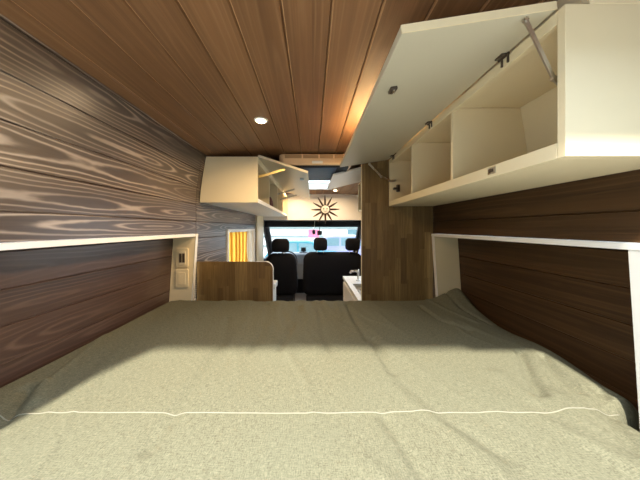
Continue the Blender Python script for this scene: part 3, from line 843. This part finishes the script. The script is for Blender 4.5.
# ------------------------------------------------------------------ outside
GZ = -2.15
bm = new_bm(); box(bm, -40, 40, -30, 40, GZ-.1, GZ); struct('ground', bm, M['asphalt'])
def car(name, label, y, x0, L, Ht, paint, flip):
    t = thing(name, label, 'car', (x0+L/2, y, GZ))
    sx = (lambda q: x0+L*q) if not flip else (lambda q: x0+L*(1-q))
    prof = [(0, .22), (.0, .55), (.10, .62), (.30, .66), (.42, .97), (.50, 1.0), (.85, 1.0), (.97, .64), (1., .55), (1., .22)]
    bm = new_bm(); prism(bm, [(sx(a), GZ+Ht*b) for a, b in prof], 'y', y, y+1.75); obj('body', bm, paint, t, bevel=.05)
    for q in ((.36, .68, .44, .92, .585, .93, .585, .68), (.61, .68, .61, .93, .82, .93, .90, .68)):
        bm = new_bm(); prism(bm, [(sx(q[i]), GZ+Ht*q[i+1]) for i in (0, 2, 4, 6)], 'y', y-.012, y-.002); obj('side_window', bm, M['car_glass'], t)
    for q in (.18, .82):
        for yy in (y-.01, y+1.56):
            bm = new_bm(); lathe(bm, [(.20, yy), (.33, yy+.01), (.33, yy+.19), (.2, yy+.2)], sx(q), 0, 'y', 24, GZ+.33); obj('wheel', bm, M['tyre'], t, smooth='auto')
car('parked_car', 'teal parked car seen through the windscreen right of the driver headrest', 10.2, -2.05, 3.6, 1.62, M['teal'], True)
car('parked_car', 'pale violet parked car behind the teal one through the windscreen', 12.9, -1.0, 4.2, 1.75, M['lilac'], False)
t = thing('building', 'pale building with grey bands outside the windscreen', 'building', (0, 22, GZ))
bm = new_bm(); box(bm, -16, 16, 21, 26, GZ, GZ+3.4); obj('wall', bm, M['render'], t)
for z in (.5, 1.35, 2.1): 
    bm = new_bm(); box(bm, -15, 15, 20.9, 20.99, GZ+z, GZ+z+.16); obj('facade_band', bm, M['band'], t)
for x in (-7.5, 4.4, 9.5):
    bm = new_bm(); box(bm, x-1.3, x+1.3, 20.92, 20.99, GZ+.75, GZ+2.0); obj('shop_window', bm, M['car_glass'], t)
t = thing('sign_post', 'pink sign on a post outside the windscreen behind the hanging mirror', 'sign', (.05, 15.5, GZ))
bm = new_bm(); tube(bm, [(.1, 15.5, GZ), (.1, 15.5, GZ+2.2)], .04); obj('post', bm, M['steel'], t)
bm = new_bm(); prism(bm, rrect(-.25, .45, GZ+1.55, GZ+2.05, .06), 'y', 15.42, 15.45); obj('board', bm, M['pink'], t)

bm = new_bm(); box(bm, -14, 14, -10, -7.5, GZ, GZ+7.2); struct('rear_sky_blocker', bm, M['blocker'])  # added out of view behind the camera to block low rear sky light

# ------------------------------------------------------------------ light
w = bpy.data.worlds.new('World'); bpy.context.scene.world = w; w.use_nodes = True
nt = w.node_tree; nt.nodes.clear()
tc = nt.nodes.new('ShaderNodeTexCoord'); sp = nt.nodes.new('ShaderNodeSeparateXYZ'); rp = nt.nodes.new('ShaderNodeValToRGB')
bg = nt.nodes.new('ShaderNodeBackground'); ow = nt.nodes.new('ShaderNodeOutputWorld')
nt.links.new(tc.outputs['Generated'], sp.inputs[0]); nt.links.new(sp.outputs[2], rp.inputs[0])
rp.color_ramp.elements[0].position = 0.; rp.color_ramp.elements[0].color = (.58, .79, 1., 1)
rp.color_ramp.elements[1].position = .7; rp.color_ramp.elements[1].color = (.72, .85, 1., 1)
nt.links.new(rp.outputs[0], bg.inputs[0]); bg.inputs[1].default_value = 4.6
nt.links.new(bg.outputs[0], ow.inputs[0])
su = bpy.data.lights.new('sun', 'SUN'); su.energy = 12.; su.angle = math.radians(3.4); su.color = (1., .93, .80)
so = bpy.data.objects.new('sun', su); C.objects.link(so); so.location = (-2, -8, 12)
el, az = math.radians(54.5), .22
dv = Vector((math.cos(el)*math.sin(az), math.cos(el)*math.cos(az), -math.sin(el)))
so.rotation_euler = dv.to_track_quat('-Z', 'Y').to_euler()

# ------------------------------------------------------------------ camera
cd = bpy.data.cameras.new('camera'); cam = bpy.data.objects.new('camera', cd); C.objects.link(cam)
cd.sensor_width = 36; cd.lens = 240/640*36; cd.shift_x = 8/640; cd.shift_y = -12/640
cd.clip_start = .02; cd.clip_end = 200
cam.location = (0, 0, H); cam.rotation_euler = (PI/2, 0, 0)
sc = bpy.context.scene; sc.camera = cam
sc.view_settings.view_transform = 'Standard'; sc.view_settings.look = 'None'
sc.view_settings.exposure = 0.; sc.view_settings.gamma = 1.; sc.view_settings.use_curve_mapping = False
sc.cycles.max_bounces = 12; sc.cycles.diffuse_bounces = 6; sc.cycles.transparent_max_bounces = 16
